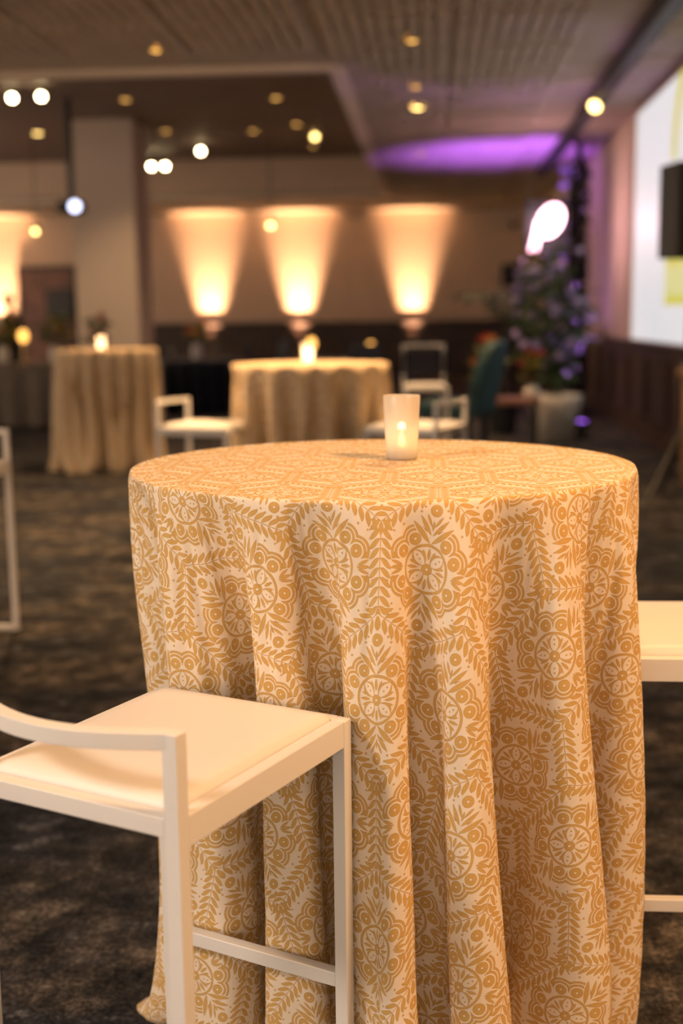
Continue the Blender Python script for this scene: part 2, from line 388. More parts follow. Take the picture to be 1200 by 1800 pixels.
# dark panelled wainscot with rail, right and back
RAIL = 1.02
wr = struct('trim_3', MB().bx(WALLX-.02, WALLX, 4, BACKY, 0, RAIL), M['wains'])
pm = None
for k in range(15):
    y = 5.1+1.25*k
    if pm is None:
        pm = MB().bx(-.022, 0, -.5, .5, -.33, .33).bx(-.034, -.022, -.5, .5, .29, .33).bx(-.034, -.022, -.5, .5, -.33, -.29).bx(-.034, -.022, -.5, -.46, -.29, .29).bx(-.034, -.022, .46, .5, -.29, .29).build('wall_panel', M['wains'], wr); o = pm
    else:
        o = pm.copy(); COL.objects.link(o); o.parent = wr
    o.location = (WALLX-.02, y, .55)
MB().bx(WALLX-.07, WALLX-.02, 4, BACKY, RAIL-.05, RAIL+.02).build('chair_rail', M['wains'], wr, bevel=.01)
MB().bx(WALLX-.045, WALLX-.02, 4, BACKY, 0, .13).build('skirting', M['wains'], wr)
BR = 1.20
wb = struct('trim_4', MB().bx(LEFTX, WALLX-.02, BACKY-.02, BACKY, 0, BR), M['wains'])
pm = None
for k in range(11):
    x = -10.4+1.25*k
    if pm is None:
        pm = MB().bx(-.5, .5, -.022, 0, -.38, .38).bx(-.5, .5, -.034, -.022, .34, .38).bx(-.5, .5, -.034, -.022, -.38, -.34).bx(-.5, -.46, -.034, -.022, -.34, .34).bx(.46, .5, -.034, -.022, -.34, .34).build('wall_panel', M['wains'], wb); o = pm
    else:
        o = pm.copy(); COL.objects.link(o); o.parent = wb
    o.location = (x, BACKY-.02, .62)
MB().bx(LEFTX, WALLX-.07, BACKY-.075, BACKY-.02, BR-.045, BR+.02).build('chair_rail', M['wains'], wb, bevel=.01)
# pillar
pl = struct('pillar', MB().bx(-5.62, -4.64, 19.25, 20.23, 0, TRAY), M['pillar'])
MB().bx(-5.65, -4.61, 19.22, 20.26, 0, .14).build('skirting', M['wains'], pl)
# door in the back wall
dr = struct('door_1', MB().bx(-9.42, -8.27, BACKY-.05, BACKY-.021, 0, 2.45), M['wood'])
MB().bx(-9.52, -9.42, BACKY-.07, BACKY, 0, 2.55).bx(-8.27, -8.17, BACKY-.07, BACKY, 0, 2.55).bx(-9.52, -8.17, BACKY-.07, BACKY, 2.45, 2.55).build('door_frame', M['wains'], dr)
MB().sweep([(-8.4, BACKY-.06, 1.0), (-8.4, BACKY-.11, 1.0), (-8.52, BACKY-.11, 1.0)], .02, seg=8).build('door_handle', M['brass'], dr)

# ------------------------------------------------------------------ lamps
def downlight(x, y, z, kind, label, light=None, group='recessed ceiling downlights', r=.085):
    t = thing('downlight', (x, y, z), 0, label, 'ceiling light', group)
    MB().lathe([(r*.86, -.004), (r*1.22, -.014), (r*1.25, -.002), (r*.9, 0)], 20, cap=False).build('trim_ring', M['gold'], t, smooth=True)
    MB().lathe([(1e-3, -.012), (r*.5, -.011), (r*.86, -.004), (r*.86, 0)], 20, cap=False).build('lens', M[kind], t, smooth=True)
    if light:
        l = bpy.data.lights.new('downlight_beam', 'SPOT'); l.energy = light[0]; l.color = light[1]; l.spot_size = R_(light[2]); l.spot_blend = .7; l.shadow_soft_size = .07
        o = bpy.data.objects.new('downlight_beam', l); COL.objects.link(o); o.parent = t; o.location = (0, 0, -.03)
    return t
WARM = (1, .64, .32)
PZ = CEIL-.036
for x, y, k, lab in ((-.18, 7.3, 'lampdim', 'added downlight out of frame above the middle table right side'), (-2.38, 7.3, 'lampdim', 'added downlight out of frame above the left aisle'), (-2.38, 10.85, 'lampdim', 'dim gold downlight in front ceiling near top left of photo'),  # first two are unseen, added to brighten the middle table
                     (-.18, 10.76, 'lampdim', 'dim downlight nearest the top edge above the candle'),
                     (-.18, 12.85, 'lampdim', 'very faint downlight just behind the bright yellow downlight'),
                     (-.18, 14.13, 'lampwarm', 'bright yellow downlight in the ribbed ceiling right of tray corner'),
                     (-.18, 18.03, 'lampdim', 'faint downlight at the left edge of the purple glow'),
                     (1.30, 25.42, 'lampdim', 'small dim downlight above the far wall beside the neon sign')):
    downlight(x, y, PZ if y < 24 else CEIL, k, lab, (330 if y < 8 else 190, (1, .60, .27), 100) if k == 'lampwarm' or y < 11 else None, r=.055 if k == 'lampdim' else .075)
for x, y, k, lab in ((-4.32, 17.63, 'lampdim', 'gold downlight in dark tray ceiling nearest above the pillar top'),
                     (-2.21, 17.79, 'lampdim', 'gold downlight in tray ceiling nearest its right corner'),
                     (-6.52, 20.51, 'lampwarm', 'gold downlight in tray ceiling left of the pillar'),
                     (-4.39, 20.59, 'lampdim', 'gold downlight in tray ceiling just right of the pillar top'),
                     (-2.19, 20.19, 'lampdim', 'dim downlight second from the tray right corner'),
                     (-2.97, 20.80, 'lampdim', 'faintest downlight in the middle of the tray ceiling'),
                     (-2.17, 22.72, 'lampdim', 'dim downlight directly under the small bright one at tray right end')):
    downlight(x, y, TRAY, k, lab, (120, WARM, 110) if k == 'lampwarm' or y < 18 else None, 'downlights in the tray ceiling', r=.075 if k != 'lampwarm' else .085)
def track_spot(loc, rz, label, k='lampbright', r=.045, top=None, group='bright adjustable spotlights', tilt=35):
    """small cylinder head on a stem, lens turned to the room"""
    t = thing('spotlight', loc, rz, label, 'spotlight', group)
    d = Vector((0, -math.cos(R_(tilt)), -math.sin(R_(tilt))))
    hd_ = MB().sweep([tuple(-d*.14), tuple(-d*.13), tuple(d*.0)], [r*1.6, r*2.3, r*2.3], seg=14).build('head', M['black'], t, smooth=False)
    MB().sweep([tuple(d*.0005), tuple(d*.012)], [r*2.05, r*1.9], seg=14).build('lens', M[k], hd_)
    zt = (top if top is not None else TRAY) - loc[2]
    MB().sweep([tuple(-d*.07), (0, 0.06, zt)], .018, seg=8).build('stem', M['black'], t)
    return t
for x, y, dz, lab in ((-5.60, 16.6, .12, 'left one of the bright spotlight pair at far left of tray ceiling'),
                     (-5.19, 16.55, .12, 'right one of the bright spotlight pair at far left of tray ceiling'),
                     (-4.12, 22.2, .12, 'single bright spotlight right of the pillar in tray ceiling'),
                     (-5.33, 23.6, .20, 'left one of the spotlight pair touching the pillar edge'),
                     (-5.07, 23.6, .20, 'right one of the spotlight pair beside the pillar')):
    track_spot((x, y, TRAY-dz), R_(0), lab)
track_spot((-1.99, 21.2, TRAY-.06), 0, 'small amber spotlight at the right end of tray ceiling', 'lampwarm', .05)
track_spot((-2.86, 21.9, 2.93), 0, 'round cream lamp hanging before the far wall between beams', 'lampwarm', .055, top=TRAY)
track_spot((-6.93, 21.4, 2.86), 0, 'round gold lamp hanging low at far left', 'lampwarm', .045, top=TRAY)
track_spot((1.66, 13.3, CEIL-.2), R_(-35), 'track spotlight under the black ceiling track at right', 'lampwarm', .06, top=CEIL-.14)
# projector on its pole
pj = thing('projector', (-5.10, 17.3, 2.90), 0, 'dark projector with bluish lens hung on a black pole left of pillar', 'projector')
MB().bx(-.17, .17, -.02, .30, -.08, .08).build('housing', M['black'], pj, bevel=.02)
MB().sweep([(0, .14, .08), (0, .14, TRAY-2.90)], .10, seg=10).build('mount_pole', M['black'], pj)
ln = MB().lathe([(.075, 0), (.075, .02), (.001, .028)], 14).build('lens', M['lampblue'], pj)
ln.rotation_euler = (R_(90), 0, 0); ln.location = (.09, -.02, 0)
# fixtures for the added foreground spots, all out of view
for i, (loc, tg, pw, c, cone) in enumerate(ADDED_SPOTS):
    t = thing('added_spot', loc, 0, ('added key spotlight over the left behind the viewer', 'added amber spotlight over the right aisle', 'added amber spotlight beyond the near table')[i], 'spotlight', 'added spotlights out of frame')
    d = (Vector(tg)-Vector(loc)).normalized()
    MB().sweep([tuple(-d*.16), tuple(-d*.02)], .16, seg=16).build('head', M['black'], t)
    MB().sweep([tuple(-d*.06), (0, 0, CEIL-loc[2])], .03, seg=8).build('stem', M['black'], t)
    o = spot('added_spot_beam', loc, tg, pw, c, cone, .8, .40)
    o.parent = t; o.location = (0, 0, 0)
# wall uplights on the floor along the back wall
for x, p, lab in ((-9.95, 1, 'floor uplight washing the far wall behind the dark suited person'), (-5.06, 1, 'floor uplight washing the far wall next to the pillar'),
               (-3.03, 1.15, 'floor uplight washing the far wall behind the middle table'), (-.47, .9, 'floor uplight washing the far wall behind the right stools')):
    t = thing('uplight', (x, BACKY-.36, 0), 0, lab, 'uplight', 'warm floor uplights along the far wall')
    MB().bx(-.10, .10, -.08, .08, 0, .03).build('foot', M['black'], t, bevel=.005)
    cn = MB().lathe([(.09, .04), (.11, .05), (.11, .2), (.095, .21)], 18).build('can', M['black'], t)
    MB().lathe([(.001, .212), (.09, .212), (.09, .216), (.001, .216)], 18, cap=False).build('lens', M['lampwarm'], cn)
    o = spot('uplight_beam', (0, 0, .23), (0, .30, 2.4), 1750*p, (1, .58, .32), 37, 1.0, .06); o.parent = t

# ------------------------------------------------------------------ tablecloth drape
def drape_cloth(R0=.457, H=1.07, Rc=1.56, out=.045, M=384, ds=.03, valleys=None, anchor=.02, iters=120, amax=.115, push=(), tuck=()):
    """round cloth hung over a round table: folds laid out by hand, then relaxed (position based) under its own weight"""
    nr = int(round((Rc-R0)/ds)); rf = R0+np.arange(nr+1)*(Rc-R0)/nr
    th = np.arange(M)*2*np.pi/M
    vt = np.radians(np.array([v[0] for v in valleys])); vb = np.radians(np.array([v[1] for v in valleys])); n = len(vt)
    dep = np.array([v[2] for v in valleys]); Q = np.zeros((nr+1, M, 3))
    def wrap(v): return np.concatenate([[v[-1]-2*np.pi], v, [v[0]+2*np.pi]])
    for i, r in enumerate(rf):
        s = r-R0; t = min(1, s/.85)
        v = wrap(vt+(vb-vt)*t); t0 = v[1]-1e-6; q = (th-t0) % (2*np.pi)+t0
        kk = np.clip(np.searchsorted(v, q, side='right')-1, 0, n); lo = v[kk]; hi = v[kk+1]
        x = (q-lo)/(hi-lo); lam = hi-lo
        dl = np.where(kk == 0, dep[-1], wrap(dep)[kk]); dh = np.where(kk == n, dep[0], wrap(dep)[kk+1])
        depth = np.where(x < .5, dl, dh)
        rho = r/(R0+.02); m = 1.25*math.sqrt(max(rho*rho-1, 0))
        A = np.minimum(m*R0*lam/(2*np.pi), amax)*depth
        rad = R0+.010+out*s-A*(1+np.cos(2*np.pi*x))
        th2 = q-np.sin(4*np.pi*x)*.055*lam*min(1, s/.3)*np.minimum(depth, 1)
        for az, wd, am, sr in tuck: rad = rad-am*math.sin(min(1, s/sr)*math.pi/2)*np.exp(-((((th-R_(az)+np.pi) % (2*np.pi))-np.pi)/R_(wd))**2)
        if i == 0: rad = np.full(M, R0); th2 = q
        Q[i, :, 0] = rad*np.cos(th2); Q[i, :, 1] = rad*np.sin(th2); Q[i, :, 2] = max(H-s*.985, .004)
    F = np.stack([rf[:, None]*np.cos(th), rf[:, None]*np.sin(th)], -1)
    P = Q.copy(); P0 = Q.copy()
    Lr = rf[1]-rf[0]; Lc = 2*rf*np.sin(np.pi/M)
    d1 = np.sqrt(rf[1:]**2+rf[:-1]**2-2*rf[1:]*rf[:-1]*np.cos(2*np.pi/M))
    V = np.zeros_like(P); w = np.ones(nr+1); w[0] = 0; Wt = w[:, None, None]
    def con(a, b, wa, wb, L, st):
        d = b-a; l = np.sqrt((d*d).sum(-1, keepdims=True))+1e-9; ws = wa+wb; ws = np.where(ws == 0, 1, ws)
        c = st*(l-L)/l/ws*d; a += wa*c; b -= wb*c
    dt = .012
    for it in range(iters):
        V *= .95; V[..., 2] -= 3.*dt
        Q = P+V*dt*Wt
        for sub in range(4):
            for p in (0, 1):
                n2 = (nr+1-p)//2
                con(Q[p:p+2*n2:2], Q[p+1:p+2*n2:2], Wt[p:p+2*n2:2], Wt[p+1:p+2*n2:2], Lr, 1.)
            for p in (0, 1):
                Y = np.roll(Q, -p, 1); con(Y[1:, 0::2], Y[1:, 1::2], 1., 1., Lc[1:, None, None], .9); Q = np.roll(Y, p, 1)
            if sub % 2 == 0:
                for sg in (1, -1):
                    for p in (0, 1):
                        n2 = (nr+1-p)//2; B = np.roll(Q, -sg, 1)
                        a = Q[p:p+2*n2:2].copy(); b = B[p+1:p+2*n2:2].copy()
                        con(a, b, Wt[p:p+2*n2:2], Wt[p+1:p+2*n2:2], d1[p:p+2*n2:2][:, None, None], .25)
                        Q[p:p+2*n2:2] = a; B[p+1:p+2*n2:2] = b; Q[p+1:p+2*n2:2] = np.roll(B, sg, 1)[p+1:p+2*n2:2]
                for step, st in ((3, .35), (6, .12)):
                    L = 2*rf[1:]*np.sin(step*np.pi/M)*.97; A_ = Q[1:]; B_ = np.roll(A_, -step, 1)
                    d = B_-A_; l = np.sqrt((d*d).sum(-1, keepdims=True))+1e-9
                    c = st*np.minimum(l-L[:, None, None], 0)/l/2*d; Q[1:] += .5*(c-np.roll(c, step, 1))
            mid = (Q[:-2]+Q[2:])/2-Q[1:-1]; Q[1:-1] += .15*mid*Wt[1:-1]
        Q[..., 2] = np.maximum(Q[..., 2], .005)
        rad = np.sqrt((Q[..., :2]**2).sum(-1)); under = (Q[..., 2] > H-.012) & (rad < R0+.004); under[0] = False
        sc = np.where(under, (R0+.004)/np.maximum(rad, 1e-6), 1); sc = np.where(rad < .07, .07/np.maximum(rad, 1e-6), sc)
        Q[..., :2] *= sc[..., None]
        Q[1:, :, :2] += anchor*(P0-Q)[1:, :, :2]; Q[1:, :, 2] += .03*np.minimum(P0-Q, 0)[1:, :, 2]
        for (qx, qy), ang, half, zt in push:      # something leaning on the cloth: keep it on the far side of that face
            fx, fy = math.cos(ang), math.sin(ang); dd = (Q[..., 0]-qx)*fx+(Q[..., 1]-qy)*fy; tt = np.abs(-(Q[..., 0]-qx)*fy+(Q[..., 1]-qy)*fx)
            hit = (dd < 0) & (dd > -.2) & (Q[..., 2] < zt+.03); wgt = np.where(hit, np.clip((half+.05-tt)/.05, 0, 1)*np.clip((zt+.03-Q[..., 2])/.06, 0, 1), 0)*.6
            Q[..., 0] -= dd*wgt*fx; Q[..., 1] -= dd*wgt*fy
        Q[1:, :, 2] = np.minimum(Q[1:, :, 2], H+.001)
        V = (Q-P)/dt; V[Q[..., 2] < .006] *= .3
        sp = np.sqrt((V*V).sum(-1, keepdims=True)); V *= np.minimum(1, 1.5/np.maximum(sp, 1e-6)); P = Q
    return P, F, rf, th
def up2(A, axis, periodic):
    """double the samples along one axis with a smooth four-point rule"""
    A = np.moveaxis(A, axis, 0)
    if periodic: m1, p1, p2 = np.roll(A, 1, 0), np.roll(A, -1, 0), np.roll(A, -2, 0)
    else:
        E_ = np.concatenate([2*A[:1]-A[1:2], A, 2*A[-1:]-A[-2:-1]]); m1, p1 = E_[:-2], E_[2:]; p2 = np.concatenate([E_[3:], E_[-1:]])
    mid = (-m1+9*A+9*p1-p2)/16; ev = (m1+6*A+p1)/8
    out = np.empty((2*len(A),)+A.shape[1:]); out[0::2] = ev; out[1::2] = mid
    if not periodic: out[0] = A[0]; out = out[:-1]; out[-1] = A[-1]
    return np.moveaxis(out, 0, axis)
def cloth_mesh(name, X_, F, R0, H, mat_, fine=0):
    nr, Mc, _ = X_.shape; th = np.arange(Mc)*2*np.pi/Mc; inner = np.array((.12, .24, .35, R0-.045, R0-.022, R0-.008))
    I = np.stack([inner[:, None]*np.cos(th), inner[:, None]*np.sin(th), np.full((len(inner), Mc), H)], -1)
    G = np.concatenate([I, X_]); U = np.concatenate([I[..., :2], F])
    for _ in range(fine):
        G = up2(up2(G, 0, False), 1, True); U = up2(up2(U, 0, False), 1, True)
    tot, Mc, _ = G.shape
    v = [(0, 0, H)] + G.reshape(-1, 3).tolist(); uvv = [(0, 0)] + U.reshape(-1, 2).tolist()
    f = [(0, 1+j, 1+(j+1) % Mc) for j in range(Mc)]
    for i in range(tot-1):
        for j in range(Mc): f.append((1+i*Mc+j, 1+(i+1)*Mc+j, 1+(i+1)*Mc+(j+1) % Mc, 1+i*Mc+(j+1) % Mc))
    me = bpy.data.meshes.new(name); me.from_pydata(v, [], f); me.update()
    ul = me.uv_layers.new(name='UVMap'); idx = np.zeros(len(me.loops), dtype=np.int32); me.loops.foreach_get('vertex_index', idx)
    ul.data.foreach_set('uv', np.array(uvv, dtype=np.float32)[idx].ravel()); me.shade_smooth(); me.materials.append(mat_)
    return me
TH = 1.07; TR = .457
VAL = [(-92, -86, 1), (-65, -56, 1), (-35, -29, 1), (-9.5, -9, 1), (8, 9, .35), (24, 35, 1.2), (46, 62, .9), (72, 86, 1)] + [(a+d, a+d, 1) for a, d in zip(range(92, 262, 19), (0, 3, -2, 4, 0, -3, 2, 0, 3))]
VAL = [(a-90, b-90, c) for a, b, c in VAL]
NEAR = (-.095, 2.225)                      # near table
SX, SY, SA = -.3778, 1.6564, 65.28          # near stool: seat centre and heading
fa = R_(SA); PUSH = [((SX+math.cos(fa)*.228-NEAR[0], SY+math.sin(fa)*.228-NEAR[1]), fa, .19, .765),
                     ((.333-NEAR[0], 2.33-NEAR[1]), R_(180), .20, .765)]
cx_, cf_, _, _ = drape_cloth(valleys=VAL, push=PUSH, amax=.118, iters=130, Rc=1.57, anchor=.02, tuck=[(-90-88, 28, .13, .9), (-114.7, 30, .062, .3), (12, 24, .03, .3)])
MID = (-.715, 7.12); MS = [(-1.285, 6.86, -14), (-.095, 6.78, 156)]     # middle table and its two stools
fx_, ff_, _, _ = drape_cloth(valleys=VAL, M=256, ds=.045, iters=80, amax=.10, out=.0)
cloth_me = cloth_mesh('tablecloth', fx_, ff_, TR, TH, M['damask'])
fx_, ff_, _, _ = drape_cloth(valleys=VAL, M=256, ds=.045, iters=80, amax=.10, out=.0, push=[((x+math.cos(R_(a))*.225-MID[0], y+math.sin(R_(a))*.225-MID[1]), R_(a), .22, .77) for x, y, a in MS])
cloth_mid = cloth_mesh('tablecloth', fx_, ff_, TR, TH, M['damask'])
cloth_fine = cloth_mesh('tablecloth', cx_, cf_, TR, TH, M['damask'], 1)
def cocktail_table(x, y):
    t = thing('cocktail_table', (x, y, 0), 0, None, 'table', 'cloth covered cocktail tables')
    MB().lathe([(.02, 1.048), (.405, 1.048), (.422, 1.054), (.424, 1.066), (.02, 1.066)], 40).build('tabletop', M['wood'], t)
    MB().lathe([(.035, .03), (.035, 1.048)], 16).build('column', M['steel'], t)
    MB().lathe([(.19, .006), (.19, .02), (.05, .05)], 24).build('base', M['steel'], t)
    return t
TABLES = [(NEAR, 0, 'near', True), (MID, 0, 'middle', False), ((-2.93, 10.9), R_(215), 'left', False)]
for (x, y), rz, nm, hi in TABLES:
    t = cocktail_table(x, y)
    t['label'] = {'near': 'round cocktail table hidden under the sharp patterned cloth in front', 'middle': 'round cocktail table under the blurred cloth between two white stools', 'left': 'round cocktail table under the blurred cloth in front of pillar'}[nm]
    o = bpy.data.objects.new('tablecloth', {'near': cloth_fine, 'middle': cloth_mid, 'left': cloth_me}[nm]); COL.objects.link(o); o.location = (x, y, 0); o.rotation_euler = (0, 0, rz)
    tag(o, {'near': 'gold and cream medallion tablecloth in sharp focus falling in deep folds', 'middle': 'blurred gold tablecloth on the table between two white stools', 'left': 'blurred floor length tablecloth on the far left round table'}[nm], 'tablecloth', 'gold patterned tablecloths')

# ------------------------------------------------------------------ candles
def candle(x, y, z, label, power=1.2):
    t = thing('candle_holder', (x, y, z), 0, label, 'candle holder', 'frosted glass candle holders')
    prof = [(.001, 0), (.0285, 0), (.0295, .004), (.0350, .119), (.0340, .1205), (.0330, .119), (.0272, .008), (.001, .008)]
    MB().lathe(prof, 40, cap=False).build('glass', M['frost'], t, smooth=True)
    MB().lathe([(.018, .0085), (.019, .010), (.019, .022), (.017, .024), (.003, .023)], 24).build('tealight', M['wax'], t, smooth=False)
    MB().lathe([(.0008, .024), (.0045, .027), (.0060, .033), (.0046, .041), (.0022, .048), (.0004, .053)], 14).build('flame', M['flame'], t, smooth=True)
    l = bpy.data.lights.new('candle_light', 'POINT'); l.energy = power; l.color = (1, .74, .48); l.shadow_soft_size = .008
    o = bpy.data.objects.new('candle_light', l); COL.objects.link(o); o.parent = t; o.location = (0, 0, .062)
    return t
candle(-.06, 2.315, TH+.001, 'frosted white glass tumbler with glowing flame on the near table', .035)
candle(-.725, 7.10, TH+.001, 'small glowing candle on the blurred middle table', .9)
candle(-2.95, 10.80, TH+.001, 'small glowing candle on the blurred far left table', 2.2)

# ------------------------------------------------------------------ stools
def make_stool(name, seat=.738, back=.086, hw=.1675, hd=.208, bow=.045, sides=False):
    t = thing(name); T = .022
    W_ = M['white']
    for sx in (-1, 1):
        fl = MB().bx(sx*hw-T/2, sx*hw+T/2, hd-T/2, hd+T/2, 0, seat-.0005).build('leg', W_, t, bevel=.0018)
        MB().bx(sx*hw-T/2, sx*hw+T/2, -hd-T/2, -hd+T/2, 0, seat+back+.001).build('leg', W_, t, bevel=.0006)
        MB().bx(sx*hw-T/2+.0005, sx*hw+T/2-.0005, -hd+T/2, hd-T/2, seat-.042, seat).build('side_rail', W_, t, bevel=.0018)
        bl = MB().sweep([(sx*(hw-T/2-.0035), hd, seat-.085), (sx*(hw-T/2+.001), hd, seat-.085)], .009, seg=12).build('bolt', M['steel'], fl)
        MB().lathe([(.009, -.004), (.009, 0), (.001, 0)], 12, (sx*(hw-.06), hd, seat-.036)).build('glide', M['white'], t)
    MB().bx(-hw+T/2, hw-T/2, hd-T/2, hd+T/2, seat-.034, seat).build('front_rail', W_, t, bevel=.0018)
    MB().bx(-hw+T/2, hw-T/2, -hd-T/2, -hd+T/2, seat-.026, seat).build('rear_rail', W_, t, bevel=.0018)
    MB().bx(-hw+T/2, hw-T/2, hd-T/2+.001, hd+T/2-.001, .30, .324).build('footrest', W_, t, bevel=.0018)
    if sides:
        for sx in (-1,):
            MB().bx(sx*hw-T/2+.001, sx*hw+T/2-.001, -hd+T/2, hd-T/2, .262, .286).build('side_stretcher', W_, t, bevel=.0018)
            MB().bx(sx*hw-T/2, sx*hw+T/2, -hd+T/2, hd-T/2, 0, .022).build('floor_bar', W_, t, bevel=.0018)
    else:
        for sy in (-1, 1): MB().bx(-hw+T/2, hw-T/2, sy*hd-T/2, sy*hd+T/2, 0, .022).build('floor_bar', W_, t, bevel=.0018)
    # bowed top bar
    n = 17; pts = []
    for i in range(n):
        a = -1+2*i/(n-1); b_ = a*(hw-T/2); pts.append((b_, -hd-bow*(1-a*a)**1.15, seat+back+.011))
    pts = [(-hw-T/2, -hd, seat+back+.011), (-hw, -hd, seat+back+.011)] + pts + [(hw, -hd, seat+back+.011), (hw+T/2, -hd, seat+back+.011)]
    MB().sweep(pts, T, .022).build('backrest_bar', W_, t, bevel=.0012)
    # cushion: soft crowned pad inside the frame
    g = 20; hx, hy = hw-T/2-.0015, hd-T/2-.0015; v = []; f = []
    def prof(a): a = min(1, max(0, a)); return (1-(1-a)**2.6)**.6
    for j in range(g+1):
        for i in range(g+1):
            x = (-1+2*i/g); y = (-1+2*j/g); x = math.copysign(1-(1-abs(x))**1.6, x); y = math.copysign(1-(1-abs(y))**1.6, y)
            e = min(1-abs(x), 1-abs(y)); d_ = e*hx
            z = seat+.001 + .0125*prof(d_/.02) + .005*(1-x*x)*(1-y*y)
            v.append((x*hx, y*hy, z))
    for j in range(g):
        for i in range(g): f.append((j*(g+1)+i, j*(g+1)+i+1, (j+1)*(g+1)+i+1, (j+1)*(g+1)+i))
    mb = MB().add(v, f); n0 = len(mb.v)
    edge = [i for i in range(g+1)] + [(j+1)*(g+1)+g for j in range(g)] + [g*(g+1)+g-1-i for i in range(g)] + [(g-1-j)*(g+1) for j in range(g-1)]
    lo = [(v[i][0], v[i][1], seat-.02) for i in edge]; mb.v += lo; L = len(edge)
    for k in range(L): mb.f.append((edge[k], n0+k, n0+(k+1) % L, edge[(k+1) % L]))
    mb.f.append(tuple(n0+k for k in range(L)))
    mb.build('seat_cushion', M['cushion'], t, smooth=True)
    return t
stool = make_stool('bar_stool', bow=.045)
stool.location = (SX, SY, 0); stool.rotation_euler = (0, 0, R_(SA-90))
tag(stool, 'white metal bar stool with cream cushion and low bowed back in foreground', 'stool', 'white bar stools')
st2 = make_stool('bar_stool', hw=.20, sides=True); st2.location = (.553, 2.33, 0); st2.rotation_euler = (0, 0, R_(90))
tag(st2, 'white bar stool cut by right edge behind the near tablecloth', 'stool', 'white bar stools')
wide = make_stool('bar_stool', back=.12, hw=.20); wide.location = (-2.02, 4.88, 0); wide.rotation_euler = (0, 0, R_(180)); tag(wide,  'blurred white stool cut off by the left edge of photo', 'stool', 'white bar stools')
dup(wide, (MS[0][0], MS[0][1], 0), R_(MS[0][2]-90), 'blurred white stool left of the middle table')
dup(wide, (MS[1][0], MS[1][1], 0), R_(MS[1][2]-90), 'blurred white stool right of the middle table behind the candle')
tall = make_stool('bar_chair', seat=.77, back=.31, bow=.03)
tall.location = (-.07, 10.1, 0); tall.rotation_euler = (0, 0, R_(184)); tag(tall, 'white open back bar chair farthest away, seen above the candle glass', 'chair')
MB().bx(-.185, .185, -.213, -.197, .85, 1.04).build('back_pad', M['navy'], tall, bevel=.006)
# teal upholstered chair
tc_ = thing('lounge_chair', (.20, 10.6, 0), R_(70), 'teal velvet high back chair beside the flowers', 'chair')
MB().bx(-.27, .27, -.24, .26, .48, .62).build('seat', M['teal'], tc_, bevel=.04, bseg=3)
v = []
for z, y, w in ((.50, -.22, .26), (.70, -.25, .28), (.90, -.30, .27), (1.04, -.34, .22), (1.12, -.36, .12)):
    v += [(-w, y-.05, z), (w, y-.05, z), (w, y+.06, z), (-w, y+.06, z)]
f = [(i*4+k, i*4+(k+1) % 4, (i+1)*4+(k+1) % 4, (i+1)*4+k) for i in range(4) for k in range(4)] + [(3, 2, 1, 0), (16, 17, 18, 19)]
MB().add(v, f).build('backrest', M['teal'], tc_, bevel=.03, bseg=3)
for sx in (-1, 1):
    for sy in (-1, 1): MB().sweep([(sx*.24, sy*.21, 0), (sx*.22, sy*.19, .49)], [.025, .04], seg=8).build('leg', M['black'], tc_)

# ------------------------------------------------------------------ navy banquet tables, chairs
NV = [(a-90, a-90, 1) for a in range(0, 360, 20)]
nx, nf, _, _ = drape_cloth(R0=.62, H=.76, Rc=1.37, M=216, ds=.06, valleys=NV, iters=30, anchor=.05)
navy_me = cloth_mesh('tablecloth', nx, nf, .62, .76, M['navy'])
def banquet(x, y, lab, labc, rz=0):
    t = thing('banquet_table', (x, y, 0), 0, lab, 'table', 'round banquet tables under navy cloths')
    MB().lathe([(.02, .735), (.60, .735), (.615, .756), (.02, .756)], 36).build('tabletop', M['wood'], t)
    for k in range(4):
        a = R_(45+90*k); MB().sweep([(.22*math.cos(a), .22*math.sin(a), 0), (.22*math.cos(a), .22*math.sin(a), .735)], .03, seg=8).build('leg', M['steel'], t)
    o = bpy.data.objects.new('tablecloth', navy_me); COL.objects.link(o); o.location = (x, y, 0); o.rotation_euler = (0, 0, rz)
    tag(o, labc, 'tablecloth', 'navy tablecloths')
banquet(-3.35, 17.3, 'round banquet table hidden under navy cloth right of the buffet', 'dark navy cloth on the round table beside the middle tablecloth')
banquet(-1.35, 16.9, 'round banquet table hidden under navy cloth behind the middle table', 'dark navy cloth mostly hidden behind the middle table top', .3)
def dining_chair():
    t = thing('dining_chair', (0, 0, 0), 0, None, 'chair', 'dark dining chairs in the far half')
    MB().bx(-.22, .22, -.22, .22, .42, .49).build('seat', M['navy'], t, bevel=.02)
    v = []
    for z, y, w in ((.50, -.20, .20), (.75, -.23, .22), (.93, -.26, .20), (.99, -.27, .14)): v += [(-w, y-.03, z), (w, y-.03, z), (w, y+.02, z), (-w, y+.02, z)]
    f = [(i*4+k, i*4+(k+1) % 4, (i+1)*4+(k+1) % 4, (i+1)*4+k) for i in range(3) for k in range(4)] + [(3, 2, 1, 0), (12, 13, 14, 15)]
    MB().add(v, f).build('backrest', M['navy'], t, bevel=.015)
    for sx in (-1, 1):
        MB().sweep([(sx*.19, .19, 0), (sx*.19, .19, .42)], .03, seg=8).build('leg', M['black'], t)
        MB().sweep([(sx*.19, -.23, 0), (sx*.19, -.2, .5)], .03, seg=8).build('leg', M['black'], t)
    return t
dc = dining_chair(); dc.location = (-.52, 17.5, 0); dc.rotation_euler = (0, 0, R_(100)); dc['label'] = 'dark dining chair right of the middle table top'
for x, y, a, lab in ((-.95, 15.9, 20, 'dark dining chair with back to viewer just over the middle table'), (-2.25, 16.6, -80, 'dark dining chair left of the middle candle'),
                     (-4.35, 16.9, -70, 'dark dining chair between buffet and navy table'), (-2.45, 18.2, 120, 'dark dining chair behind the amber light near middle candle')):
    dup(dc, (x, y, 0), R_(a), lab)

